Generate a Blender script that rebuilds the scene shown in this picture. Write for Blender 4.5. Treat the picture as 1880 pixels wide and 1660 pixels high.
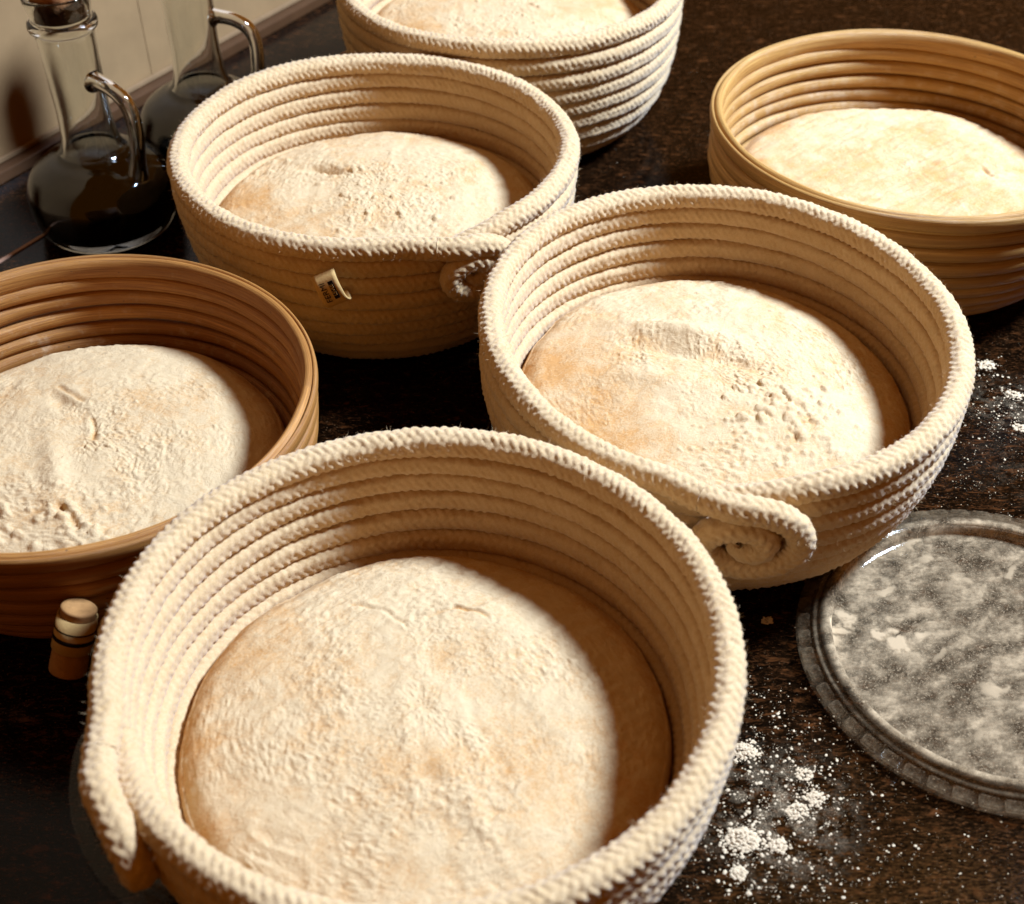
import bpy, math, random
import numpy as np
from mathutils import Matrix, Vector

for o in list(bpy.data.objects):
    bpy.data.objects.remove(o, do_unlink=True)
scene = bpy.context.scene
COL = scene.collection
PI = math.pi
rad = math.radians

# ------------------------------------------------------------------ camera
cam_data = bpy.data.cameras.new('camera')
cam = bpy.data.objects.new('camera', cam_data)
COL.objects.link(cam)
PITCH, ROLL = 0.727258, -0.0064987
c_, s_ = math.cos(PITCH), math.sin(PITCH)
right, up, fwd = Vector((1, 0, 0)), Vector((0, s_, c_)), Vector((0, c_, -s_))
cr, sr = math.cos(ROLL), math.sin(ROLL)
R2 = right * cr + up * sr
U2 = up * cr - right * sr
M = Matrix((R2, U2, -fwd)).transposed().to_4x4()
M.translation = Vector((0, 0, 0.4795))
cam.matrix_world = M
cam_data.sensor_width = 36.0
cam_data.lens = 46.45
cam_data.clip_start = 0.02
cam_data.clip_end = 50
cam_data.dof.use_dof = True
cam_data.dof.focus_distance = 0.66
cam_data.dof.aperture_fstop = 11.0
scene.camera = cam

# ------------------------------------------------------------------ room light
world = bpy.data.worlds.new('World')
scene.world = world
world.use_nodes = True
bg = world.node_tree.nodes['Background']
bg.inputs[0].default_value = (1.0, 0.34, 0.03, 1)
bg.inputs[1].default_value = 0.17

# a single bright lamp to the right, level with the back baskets
ld = bpy.data.lights.new('key_lamp', 'AREA')
ld.shape = 'DISK'
ld.size = 0.34
ld.energy = 123.0
ld.color = (0.57, 0.74, 1.0)
lamp = bpy.data.objects.new('key_lamp', ld)
COL.objects.link(lamp)
lamp.location = (1.15, 0.86, 1.40)
lamp.rotation_euler = (lamp.location - Vector((0, 0.6, 0.06))).to_track_quat('Z', 'Y').to_euler()

scene.view_settings.view_transform = 'Standard'
scene.view_settings.look = 'None'
scene.view_settings.exposure = 0.0
scene.view_settings.gamma = 1.0
scene.view_settings.use_curve_mapping = False
scene.render.engine = 'CYCLES'
scene.cycles.max_bounces = 14
scene.cycles.transmission_bounces = 14
scene.cycles.glossy_bounces = 6
scene.cycles.diffuse_bounces = 5
scene.cycles.caustics_reflective = False
scene.cycles.caustics_refractive = False

# ------------------------------------------------------------------ noise
_rng = np.random.RandomState(7)
_T = _rng.rand(4096).astype(np.float64)


def _h(ix, iy, iz):
    return _T[(ix * 73856093 ^ iy * 19349663 ^ iz * 83492791) & 4095]


def vnoise(x, y, z=0.0):
    x, y, z = np.broadcast_arrays(np.asarray(x, float), np.asarray(y, float), np.asarray(z, float))
    ix, iy, iz = np.floor(x).astype(np.int64), np.floor(y).astype(np.int64), np.floor(z).astype(np.int64)
    fx, fy, fz = x - ix, y - iy, z - iz
    fx, fy, fz = fx * fx * (3 - 2 * fx), fy * fy * (3 - 2 * fy), fz * fz * (3 - 2 * fz)
    r = 0
    for a in (0, 1):
        for b in (0, 1):
            for c in (0, 1):
                w = (fx if a else 1 - fx) * (fy if b else 1 - fy) * (fz if c else 1 - fz)
                r = r + w * _h(ix + a, iy + b, iz + c)
    return r * 2 - 1


def fbm(x, y, z=0.0, octv=4, gain=0.5):
    r, a, f = 0, 1.0, 1.0
    for k in range(octv):
        r = r + a * vnoise(x * f + 13.7 * k, y * f - 7.1 * k, z * f + 3.3 * k)
        a *= gain
        f *= 2.03
    return r


# ------------------------------------------------------------------ mesh helpers
def mesh_np(name, V, F, mat, parent=None, smooth=True, uv=None, attrs=None):
    """F: (n,4) or (n,3) integer array, or a list of such arrays"""
    Fs = F if isinstance(F, list) else [F]
    me = bpy.data.meshes.new(name)
    V = np.ascontiguousarray(V, dtype=np.float32)
    me.vertices.add(len(V))
    me.vertices.foreach_set('co', V.ravel())
    loops = np.concatenate([np.asarray(f, dtype=np.int32).ravel() for f in Fs])
    tot = np.concatenate([np.full(len(f), np.asarray(f).shape[1], dtype=np.int32) for f in Fs])
    start = np.concatenate([[0], np.cumsum(tot)[:-1]]).astype(np.int32)
    me.loops.add(len(loops))
    me.loops.foreach_set('vertex_index', loops)
    me.polygons.add(len(tot))
    me.polygons.foreach_set('loop_start', start)
    me.polygons.foreach_set('loop_total', tot)
    if uv is not None:
        l = me.uv_layers.new(name='UVMap')
        l.data.foreach_set('uv', np.ascontiguousarray(uv, dtype=np.float32)[loops].ravel())
    if attrs:
        for k, v in attrs.items():
            a = me.attributes.new(k, 'FLOAT', 'POINT')
            a.data.foreach_set('value', np.ascontiguousarray(v, dtype=np.float32))
    me.update(calc_edges=True)
    me.polygons.foreach_set('use_smooth', np.full(len(tot), smooth, dtype=bool))
    if mat:
        me.materials.append(mat)
    o = bpy.data.objects.new(name, me)
    COL.objects.link(o)
    if parent:
        o.parent = parent
    return o


def grid_faces(n, m, closed_n, closed_m):
    """quads of an n x m vertex grid (index i*m+j)"""
    I = np.arange(n if closed_n else n - 1)
    J = np.arange(m if closed_m else m - 1)
    I, J = np.meshgrid(I, J, indexing='ij')
    I2, J2 = (I + 1) % n, (J + 1) % m
    return np.stack([I * m + J, I2 * m + J, I2 * m + J2, I * m + J2], -1).reshape(-1, 4)


def lathe(profile, n=128):
    p = np.array(profile, float)
    th = np.linspace(0, 2 * PI, n, endpoint=False)
    V = np.stack([p[None, :, 0] * np.cos(th)[:, None], p[None, :, 0] * np.sin(th)[:, None],
                  np.broadcast_to(p[None, :, 1], (n, len(p)))], -1).reshape(-1, 3)
    return V, grid_faces(n, len(p), True, False)


def smooth_profile(pts, per=6):
    """Catmull-Rom through profile points"""
    P = np.array(pts, float)
    P = np.vstack([2 * P[0] - P[1], P, 2 * P[-1] - P[-2]])
    out = []
    for i in range(1, len(P) - 2):
        t = np.linspace(0, 1, per, endpoint=False)[:, None]
        a, b, c, d = P[i - 1], P[i], P[i + 1], P[i + 2]
        out.append(0.5 * ((2 * b) + (-a + c) * t + (2 * a - 5 * b + 4 * c - d) * t ** 2 + (-a + 3 * b - 3 * c + d) * t ** 3))
    out.append(P[-2][None])
    return np.vstack(out)


def empty(name, loc, rz=0.0):
    o = bpy.data.objects.new(name, None)
    o.empty_display_size = 0.02
    COL.objects.link(o)
    o.location = loc
    o.rotation_euler = (0, 0, rz)
    return o


def tag(o, label=None, cat=None, group=None, kind=None):
    for k, v in (('label', label), ('category', cat), ('group', group), ('kind', kind)):
        if v:
            o[k] = v
    return o


# ------------------------------------------------------------------ materials
class NT:
    def __init__(self, name):
        self.m = bpy.data.materials.new(name)
        self.m.use_nodes = True
        self.t = self.m.node_tree
        self.b = self.t.nodes['Principled BSDF']
        self.out = self.t.nodes['Material Output']

    def n(self, typ, **kw):
        nd = self.t.nodes.new(typ)
        for k, v in kw.items():
            if k.startswith('i_'):
                nd.inputs[k[2:].replace('_', ' ')].default_value = v
            else:
                setattr(nd, k, v)
        return nd

    def l(self, a, b):
        self.t.links.new(a, b)

    def coord(self, which='Object'):
        return self.n('ShaderNodeTexCoord').outputs[which]

    def mapping(self, src, scale=(1, 1, 1), rot=(0, 0, 0)):
        mp = self.n('ShaderNodeMapping')
        mp.inputs['Scale'].default_value = scale
        mp.inputs['Rotation'].default_value = rot
        self.l(src, mp.inputs['Vector'])
        return mp.outputs[0]

    def noise(self, vec, scale, detail=4, rough=0.5, dist=0.0):
        nd = self.n('ShaderNodeTexNoise')
        nd.inputs['Scale'].default_value = scale
        nd.inputs['Detail'].default_value = detail
        nd.inputs['Roughness'].default_value = rough
        nd.inputs['Distortion'].default_value = dist
        self.l(vec, nd.inputs['Vector'])
        return nd.outputs['Fac']

    def ramp(self, fac, stops, interp='LINEAR'):
        r = self.n('ShaderNodeValToRGB')
        r.color_ramp.interpolation = interp
        e = r.color_ramp.elements
        while len(e) < len(stops):
            e.new(0.5)
        for x, (p, col) in zip(e, stops):
            x.position = p
            x.color = (*col, 1) if not isinstance(col, (int, float)) else (col, col, col, 1)
        self.l(fac, r.inputs[0])
        return r.outputs[0]

    def mix(self, fac, a, b, typ='MIX'):
        m = self.n('ShaderNodeMix', data_type='RGBA', blend_type=typ)
        for sock, v in ((m.inputs[0], fac), (m.inputs[6], a), (m.inputs[7], b)):
            if isinstance(v, (int, float)):
                sock.default_value = v
            elif isinstance(v, tuple):
                sock.default_value = (*v, 1)
            else:
                self.l(v, sock)
        return m.outputs[2]

    def math(self, op, a, b=None, clamp=False):
        m = self.n('ShaderNodeMath', operation=op)
        m.use_clamp = clamp
        for i, v in enumerate((a, b)):
            if v is None:
                continue
            if isinstance(v, (int, float)):
                m.inputs[i].default_value = v
            else:
                self.l(v, m.inputs[i])
        return m.outputs[0]

    def bump(self, h, strength=0.5, dist=0.001, prev=None):
        b = self.n('ShaderNodeBump')
        b.inputs['Strength'].default_value = strength
        b.inputs['Distance'].default_value = dist
        self.l(h, b.inputs['Height'])
        if prev is not None:
            self.l(prev, b.inputs['Normal'])
        return b.outputs[0]


def mat_cotton():
    k = NT('cotton_rope')
    co = k.coord()
    n1 = k.noise(co, 75, 6, 0.75)
    n2 = k.noise(co, 1100, 3, 0.7)
    col = k.ramp(n1, [(0.3, (0.52, 0.315, 0.130)), (0.7, (0.61, 0.400, 0.200))])
    col = k.mix(k.ramp(n2, [(0.35, 0.0), (0.7, 0.55)]), col, (0.69, 0.500, 0.290))
    k.l(col, k.b.inputs['Base Color'])
    k.b.inputs['Roughness'].default_value = 0.95
    k.b.inputs['Specular IOR Level'].default_value = 0.17
    k.b.inputs['Sheen Weight'].default_value = 0.25
    k.b.inputs['Sheen Roughness'].default_value = 0.5
    k.l(k.bump(k.noise(co, 2300, 2, 0.7), 0.55, 0.0006), k.b.inputs['Normal'])
    return k.m


def mat_dough(seed=0.0):
    k = NT('floured_dough')
    co = k.mapping(k.coord(), (1, 1, 1))
    off = k.n('ShaderNodeVectorMath', operation='ADD')
    k.l(co, off.inputs[0])
    off.inputs[1].default_value = (seed, seed * 1.7, seed * 0.3)
    co = off.outputs[0]
    at = k.n('ShaderNodeAttribute', attribute_name='flour').outputs['Fac']
    n_mid = k.noise(co, 130, 5, 0.62, 0.4)
    n_fine = k.noise(co, 900, 3, 0.65)
    f = k.math('ADD', at, k.math('MULTIPLY', k.math('SUBTRACT', n_mid, 0.5), 1.3))
    f = k.math('ADD', f, k.math('MULTIPLY', k.math('SUBTRACT', n_fine, 0.5), 1.7), clamp=True)
    doughc = k.mix(k.noise(co, 40, 3), (0.46, 0.215, 0.065), (0.54, 0.285, 0.100))
    fl = k.mix(k.noise(co, 300, 3), (0.56, 0.372, 0.188), (0.65, 0.465, 0.262))
    k.l(k.mix(f, doughc, fl), k.b.inputs['Base Color'])
    k.b.inputs['Roughness'].default_value = 0.9
    k.b.inputs['Specular IOR Level'].default_value = 0.2
    h = k.math('ADD', k.math('MULTIPLY', n_fine, 0.6), k.noise(co, 1900, 2, 0.7))
    h = k.math('MULTIPLY', h, k.ramp(n_mid, [(0.40, 0.15), (0.62, 1.0)]))
    k.l(k.bump(h, 0.55, 0.0009), k.b.inputs['Normal'])
    return k.m


def mat_cane(name, flour=0.5, c0=(0.34, 0.165, 0.05), c1=(0.62, 0.40, 0.17)):
    k = NT(name)
    uv = k.coord('UV')
    ob = k.coord()
    st = k.noise(k.mapping(uv, (4, 13, 1)), 3.0, 5, 0.7)
    st2 = k.noise(k.mapping(uv, (16, 85, 1)), 1.0, 3, 0.6)
    broad = k.noise(ob, 26, 3)
    col = k.ramp(st, [(0.38, c0), (0.62, c1)])
    col = k.mix(k.ramp(st2, [(0.48, 0.0), (0.66, 0.7)]), col, tuple(0.5 * x for x in c0))
    col = k.mix(k.math('MULTIPLY', broad, 0.25), col, c1)
    tone = k.noise(k.mapping(uv, (1.2, 0.9, 1)), 1.0, 2, 0.5)
    col = k.mix(k.ramp(tone, [(0.35, 0.0), (0.7, 0.55)]), col, tuple(0.6 * x for x in c0))
    spots = k.ramp(k.noise(k.mapping(uv, (120, 6, 1)), 2.0, 2), [(0.70, 0.0), (0.76, 0.75)])
    col = k.mix(spots, col, (0.06, 0.03, 0.012))
    at = k.n('ShaderNodeAttribute', attribute_name='flour').outputs['Fac']
    fm = k.math('ADD', k.math('MULTIPLY', at, flour), k.math('MULTIPLY', k.math('SUBTRACT', k.noise(ob, 95, 7, 0.75), 0.60), 3.4))
    fm = k.math('MULTIPLY', fm, k.math('MULTIPLY', at, 1.0), clamp=True)
    col = k.mix(fm, col, (0.62, 0.45, 0.27))
    k.l(col, k.b.inputs['Base Color'])
    rg = k.mix(fm, (0.48, 0.48, 0.48), (0.9, 0.9, 0.9))
    k.l(rg, k.b.inputs['Roughness'])
    k.b.inputs['Specular IOR Level'].default_value = 0.35
    h = k.math('ADD', st2, k.math('MULTIPLY', st, 0.7))
    k.l(k.bump(h, 0.5, 0.0008), k.b.inputs['Normal'])
    return k.m


def mat_granite():
    k = NT('polished_brown_granite')
    co = k.coord()
    st = k.mapping(co, (1.0, 2.6, 1.0), (0, 0, rad(-14)))
    n1 = k.noise(st, 95, 8, 0.72, 0.6)
    n2 = k.noise(st, 330, 5, 0.7, 0.3)
    big = k.noise(co, 5.5, 4, 0.6, 0.5)
    base = k.ramp(n1, [(0.40, (0.0012, 0.0006, 0.0003)), (0.55, (0.007, 0.0028, 0.0010)), (0.68, (0.075, 0.0235, 0.0065))])
    flecks = k.ramp(n2, [(0.55, 0.0), (0.68, 0.85)])
    base = k.mix(flecks, base, (0.090, 0.031, 0.010))
    # orange reflection glow painted into the speckled stone colour, near right corner
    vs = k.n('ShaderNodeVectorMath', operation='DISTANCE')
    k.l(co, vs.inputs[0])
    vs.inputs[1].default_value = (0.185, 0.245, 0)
    painted_glow = k.math('MULTIPLY', k.ramp(vs.outputs['Value'], [(0.02, 1.0), (0.13, 0.0)]), k.ramp(big, [(0.35, 0.2), (0.6, 1.0)]))
    base = k.mix(k.math('MULTIPLY', painted_glow, 0.85), base, k.mix(k.ramp(n2, [(0.4, 0.0), (0.65, 1.0)]), (0.010, 0.0040, 0.0012), (0.13, 0.052, 0.013)))
    v = k.n('ShaderNodeTexVoronoi', feature='F1')
    v.inputs['Scale'].default_value = 420
    k.l(co, v.inputs['Vector'])
    lt = k.ramp(v.outputs['Distance'], [(0.10, 0.75), (0.2, 0.0)])
    lt = k.mix(k.ramp(k.noise(co, 60, 3), [(0.45, 0.0), (0.62, 1.0)]), (0, 0, 0), lt)
    base = k.mix(lt, base, (0.12, 0.062, 0.028))
    # thin film of flour wiped over the stone where flour was spilled
    film = None
    for cx, cy, r0, am in ((0.110, 0.312, 0.045, 1.0), (0.098, 0.298, 0.020, 0.8), (0.284, 0.575, 0.035, 0.75), (0.275, 0.52, 0.045, 0.35)):
        d_ = k.n('ShaderNodeVectorMath', operation='DISTANCE')
        k.l(co, d_.inputs[0])
        d_.inputs[1].default_value = (cx, cy, 0)
        g = k.math('MULTIPLY', k.ramp(d_.outputs['Value'], [(0.0, am), (r0, 0.0)], 'EASE'), am)
        film = g if film is None else k.math('MAXIMUM', film, g)
    fn = k.math('MULTIPLY', k.ramp(k.noise(co, 110, 6, 0.7), [(0.47, 0.0), (0.70, 1.0)]), k.ramp(k.noise(co, 1500, 3, 0.7), [(0.42, 0.1), (0.62, 1.0)]))
    base = k.mix(k.math('MULTIPLY', k.math('MULTIPLY', film, fn), 0.8, clamp=True), base, (0.60, 0.44, 0.27))
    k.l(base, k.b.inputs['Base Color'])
    k.l(k.ramp(n2, [(0.3, 0.05), (0.8, 0.12)]), k.b.inputs['Roughness'])
    k.b.inputs['IOR'].default_value = 1.45
    k.b.inputs['Specular IOR Level'].default_value = 0.17
    k.l(k.bump(k.math('ADD', n2, n1), 0.12, 0.0006), k.b.inputs['Normal'])
    return k.m


def mat_simple(name, col, rough=0.6, spec=0.3, nscale=200, var=0.2, bump=0.2, bdist=0.0004):
    k = NT(name)
    co = k.coord()
    n = k.noise(co, nscale, 4, 0.6)
    k.l(k.mix(n, tuple(x * (1 - var) for x in col), tuple(min(1, x * (1 + var)) for x in col)), k.b.inputs['Base Color'])
    k.b.inputs['Roughness'].default_value = rough
    k.b.inputs['Specular IOR Level'].default_value = spec
    k.l(k.bump(n, bump, bdist), k.b.inputs['Normal'])
    return k.m


def mat_glass(name, ior=1.5, col=(0.97, 0.985, 0.965), rough=0.0, wave=0.0, thin=0.0):
    k = NT(name)
    k.b.inputs['Base Color'].default_value = (*col, 1)
    k.b.inputs['Roughness'].default_value = rough
    k.b.inputs['Transmission Weight'].default_value = 1.0
    k.b.inputs['IOR'].default_value = ior
    if wave:
        k.l(k.bump(k.noise(k.coord(), 45, 2, 0.4), wave, 0.002), k.b.inputs['Normal'])
    if thin:
        # thin-walled ware lets part of the light straight through
        tr = k.n('ShaderNodeBsdfTransparent')
        tr.inputs['Color'].default_value = (0.93, 0.95, 0.92, 1)
        ms = k.n('ShaderNodeMixShader')
        ms.inputs[0].default_value = thin
        k.l(k.b.outputs[0], ms.inputs[1])
        k.l(tr.outputs[0], ms.inputs[2])
        k.l(ms.outputs[0], k.out.inputs['Surface'])
    return k.m


def mat_lid(amount=1.0, name='clear_plastic_with_flour', gloss=1.0):
    k = NT(name)
    co = k.coord()
    at = k.n('ShaderNodeAttribute', attribute_name='flour').outputs['Fac']
    n1 = k.noise(k.mapping(co, (1.0, 1.5, 1), (0, 0, rad(30))), 58, 9, 0.75, 0.15)
    n2 = k.noise(co, 900, 3, 0.7)
    n3 = k.noise(co, 120, 5, 0.65, 0.2)
    sm = k.ramp(n1, [(0.41, 0.05), (0.51, 0.22), (0.59, 0.52), (0.72, 0.85)])
    sm = k.math('MULTIPLY', sm, k.ramp(n3, [(0.3, 0.45), (0.6, 1.0)]))
    vo = k.n('ShaderNodeTexVoronoi', feature='F1')
    vo.inputs['Scale'].default_value = 52
    wn = k.n('ShaderNodeTexNoise')
    wn.inputs['Scale'].default_value = 90
    wn.inputs['Detail'].default_value = 4
    k.l(co, wn.inputs['Vector'])
    wv = k.n('ShaderNodeVectorMath', operation='MULTIPLY_ADD')
    k.l(wn.outputs['Color'], wv.inputs[0])
    wv.inputs[1].default_value = (0.022, 0.022, 0.0)
    k.l(co, wv.inputs[2])
    k.l(k.mapping(wv.outputs[0], (1.0, 1.9, 1), (0, 0, rad(28))), vo.inputs['Vector'])
    dabs = k.math('MULTIPLY', k.ramp(k.math('ADD', vo.outputs['Distance'], k.math('MULTIPLY', n3, 0.35)), [(0.40, 1.0), (0.60, 0.0)]), k.ramp(k.noise(co, 22, 2), [(0.46, 0.0), (0.60, 0.80)]))
    sm = k.math('MAXIMUM', sm, dabs)
    sp = k.ramp(n2, [(0.55, 0.0), (0.66, 0.75)])
    f = k.math('MULTIPLY', k.math('MAXIMUM', sm, k.math('MULTIPLY', sp, 0.6)), k.math('MULTIPLY', at, amount), clamp=True)
    bp = k.bump(k.noise(co, 30, 2), 0.03, 0.001)
    tr = k.n('ShaderNodeBsdfTransparent')
    tr.inputs['Color'].default_value = (0.93, 0.92, 0.90, 1)
    gl = k.n('ShaderNodeBsdfGlossy')
    gl.inputs['Roughness'].default_value = 0.06
    k.l(bp, gl.inputs['Normal'])
    # thin sheet: reflection grows towards grazing view, the same from both faces
    fr = k.n('ShaderNodeLayerWeight')
    k.l(bp, fr.inputs['Normal'])
    refl = k.math('ADD', 0.035 * gloss, k.math('MULTIPLY', k.math('POWER', fr.outputs['Facing'], 4.0), 0.6 * gloss))
    clear = k.n('ShaderNodeMixShader')
    k.l(refl, clear.inputs[0])
    k.l(tr.outputs[0], clear.inputs[1])
    k.l(gl.outputs[0], clear.inputs[2])
    d = k.n('ShaderNodeBsdfDiffuse')
    d.inputs['Color'].default_value = (0.56, 0.39, 0.225, 1)
    ms = k.n('ShaderNodeMixShader')
    k.l(f, ms.inputs[0])
    k.l(clear.outputs[0], ms.inputs[1])
    k.l(d.outputs[0], ms.inputs[2])
    k.l(ms.outputs[0], k.out.inputs['Surface'])
    return k.m


M_COTTON = mat_cotton()
M_CANE_D = mat_cane('bamboo_cane_brown', 0.30, (0.28, 0.095, 0.015), (0.58, 0.26, 0.060))
M_CANE_F = mat_cane('bamboo_cane_pale', 0.55, (0.36, 0.15, 0.027), (0.64, 0.36, 0.105))
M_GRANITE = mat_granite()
M_FLOUR = mat_simple('flour', (0.66, 0.49, 0.31), 0.95, 0.1, 900, 0.08, 0.5)
M_WALL = mat_simple('matt_grey_beige_wall', (0.31, 0.182, 0.080), 0.55, 0.3, 24, 0.28, 0.05)
M_TRIM = mat_simple('brown_sealing_strip', (0.075, 0.032, 0.012), 0.4, 0.4, 60, 0.3, 0.1)
M_TRIM_EDGE = mat_simple('pale_strip_edge', (0.26, 0.155, 0.075), 0.5, 0.3, 120, 0.2, 0.1)
M_JOINT = mat_simple('terracotta_joint', (0.30, 0.16, 0.10), 0.6, 0.3, 300, 0.35, 0.3)
M_GLASS = mat_glass('clear_glass', 1.5, (0.97, 0.985, 0.965), 0.0, 0.10, 0.0)
M_OIL = mat_simple('dark_vinegar', (0.0045, 0.0022, 0.0010), 0.03, 0.5, 60, 0.2, 0.0)
M_CORK = mat_simple('cork', (0.42, 0.17, 0.06), 0.75, 0.3, 350, 0.55, 0.6, 0.001)
M_LID = mat_lid()
M_LID_CLEAN = mat_lid(0.02, 'clear_plastic', 0.5)
M_TAG = mat_simple('cream_cotton_tape', (0.52, 0.31, 0.11), 0.85, 0.15, 800, 0.12, 0.4)
M_PEG = mat_simple('pale_cork_wood', (0.36, 0.17, 0.055), 0.75, 0.2, 260, 0.4, 0.5, 0.0008)
M_INK = mat_simple('black_ink', (0.014, 0.008, 0.005), 0.9, 0.05, 400, 0.2, 0.1)

# ------------------------------------------------------------------ setting: counter and wall
WN = Vector((0.841, -0.541, 0))            # wall normal, into the room
WD = Vector((0.541, 0.841, 0))             # along the wall
WP = Vector((-0.362, 0.827, 0))            # foot of the wall


def box_obj(name, L, D, H, mat, parent=None, origin=Vector((0, 0, 0)), ax=WD, ay=WN, bev=0.0):
    """box along ax (0..L centred), depth D along ay, height H"""
    import bmesh
    bm = bmesh.new()
    pts = []
    for x in (-L / 2, L / 2):
        for y in (0, D):
            for z in (0, H):
                pts.append(bm.verts.new(origin + ax * x + ay * y + Vector((0, 0, z))))
    for f in ((0, 1, 3, 2), (4, 6, 7, 5), (0, 4, 5, 1), (2, 3, 7, 6), (0, 2, 6, 4), (1, 5, 7, 3)):
        bm.faces.new([pts[i] for i in f])
    bmesh.ops.recalc_face_normals(bm, faces=bm.faces)
    if bev:
        bmesh.ops.bevel(bm, geom=list(bm.edges), offset=bev, segments=2, affect='EDGES', profile=0.6)
    me = bpy.data.meshes.new(name)
    bm.to_mesh(me)
    bm.free()
    me.materials.append(mat)
    o = bpy.data.objects.new(name, me)
    COL.objects.link(o)
    if parent:
        o.parent = parent
    return o


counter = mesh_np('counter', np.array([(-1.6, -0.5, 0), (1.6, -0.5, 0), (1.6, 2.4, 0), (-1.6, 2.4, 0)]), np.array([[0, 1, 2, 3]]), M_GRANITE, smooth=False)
tag(counter, kind='structure')
# thin terracotta-coloured joint running parallel to the wall
box_obj('joint_strip', 2.0, 0.0028, 0.0008, M_JOINT, counter, WP + WN * 0.0755)

wall = empty('wall', WP - WN * 0.012)
tag(wall, kind='structure')
bpy.context.view_layer.update()
wl = wall.matrix_world.translation.copy()
# wall panels meet in a fine upright joint
jx = 0.168
for a, b in ((-1.2, jx - 0.00025), (jx + 0.00025, 0.46)):
    box_obj('wall_panel', b - a, 0.010, 1.1, M_WALL, wall, WN * -0.010 + WD * ((a + b) / 2), bev=0.0002)
# sealing strip at the foot of the wall with a paler upper lip
sp = box_obj('sealing_strip', 1.66, 0.0125, 0.0085, M_TRIM, wall, WN * 0.0005 + WD * -0.37, bev=0.001)
box_obj('strip_lip', 1.66, 0.0030, 0.0035, M_TRIM_EDGE, wall, WN * 0.0008 + WD * -0.37 + Vector((0, 0, 0.0090)), bev=0.0006)


# ------------------------------------------------------------------ rope
def weave(s, v, per, N=8):
    """braid relief for arc position s, angle v; 0..1"""
    p = N * v / (2 * PI) + s / per
    q = N * v / (2 * PI) - s / per
    i, j = np.floor(p), np.floor(q)
    fp, fq = p - i, q - j
    k = np.mod(i + j, 4)
    hp = np.sin(PI * fp) ** 0.6 * np.sin(PI * (np.minimum(k, 1) + fq) / 2) ** 0.5
    hq = np.sin(PI * fq) ** 0.6 * np.sin(PI * (np.clip(k - 2, 0, 1) + fp) / 2) ** 0.5
    return np.where(k < 2, hp, hq)


def rope_tube(name, P, ref, radius, parent, m=32, closed=False, amp=0.0009, per=0.0042, seed=0, mat=None, rs=None, sq=2.15):
    """rope along polyline P (n,3) with reference normals ref (n,3)"""
    P = np.asarray(P, float)
    n = len(P)
    if closed:
        T = np.roll(P, -1, 0) - np.roll(P, 1, 0)
        seg = np.linalg.norm(np.roll(P, -1, 0) - P, axis=1)
        S = seg.sum()
        per = S / max(1, round(S / per))
    else:
        T = np.gradient(P, axis=0)
        seg = np.linalg.norm(np.diff(P, axis=0), axis=1)
    s = np.concatenate([[0], np.cumsum(seg)])[:n]
    T /= np.linalg.norm(T, axis=1)[:, None]
    Nn = ref - (ref * T).sum(1)[:, None] * T
    Nn /= np.linalg.norm(Nn, axis=1)[:, None]
    Bn = np.cross(T, Nn)
    v = np.linspace(0, 2 * PI, m, endpoint=False)
    SS, VV = np.meshgrid(s, v, indexing='ij')
    wob = 0.12 * np.sin(SS * 95 + seed) + 0.05 * np.sin(SS * 410 + 2 * seed)
    h = weave(SS, VV + wob, per)
    rr = np.full(n, radius) if rs is None else np.asarray(rs)
    X = P[:, None, :] + 0
    dirv = Nn[:, None, :] * np.cos(VV)[..., None] + Bn[:, None, :] * np.sin(VV)[..., None]
    base = X + dirv * radius
    nz = fbm(base[..., 0] * 420 + seed, base[..., 1] * 420, base[..., 2] * 420, 2, 0.6)
    nz2 = vnoise(base[..., 0] * 110 + seed, base[..., 1] * 110, base[..., 2] * 110)
    box = (np.abs(np.cos(VV)) ** sq + np.abs(np.sin(VV)) ** sq) ** (-1 / sq)
    h = h * (0.75 + 0.35 * vnoise(SS * 700 + seed, VV * 6.0, 3.0 + seed))
    r = rr[:, None] * box + (amp * (h - 0.62) + 0.00022 * nz + 0.00030 * nz2) * (rr / radius)[:, None]
    V = (X + dirv * r[..., None]).reshape(-1, 3)
    F = [grid_faces(n, m, closed, True)]
    if not closed:
        V = np.vstack([V, P[0], P[-1]])
        a, b = n * m, n * m + 1
        j = np.arange(m)
        F.append(np.stack([np.full(m, a), (j + 1) % m, j], 1))
        F.append(np.stack([np.full(m, b), (n - 1) * m + j, (n - 1) * m + (j + 1) % m], 1))
    return mesh_np(name, V, F, mat or M_COTTON, parent)


# wall profile of a rope basket: (inset from rim radius, height below the rim centre)
PROF = [(0.0000, 0.0), (0.0002, 0.0118), (0.0008, 0.0236), (0.0022, 0.0353), (0.0045, 0.0469), (0.0080, 0.0581),
        (0.0130, 0.0687), (0.0200, 0.0782), (0.0290, 0.0858), (0.0405, 0.0892), (0.0520, 0.0892)]


_p = np.array(PROF)
_s = np.concatenate([[0], np.cumsum(np.hypot(*np.diff(_p, axis=0).T))])
PITCH_C = 0.0106
PROF = [(float(np.interp(i * PITCH_C, _s, _p[:, 0])), float(np.interp(i * PITCH_C, _s, _p[:, 1]))) for i in range(int(_s[-1] / PITCH_C) + 1)]


def ell(phi, a, b):
    return 1 + a * np.cos(2 * phi) + b * np.sin(2 * phi)


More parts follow.
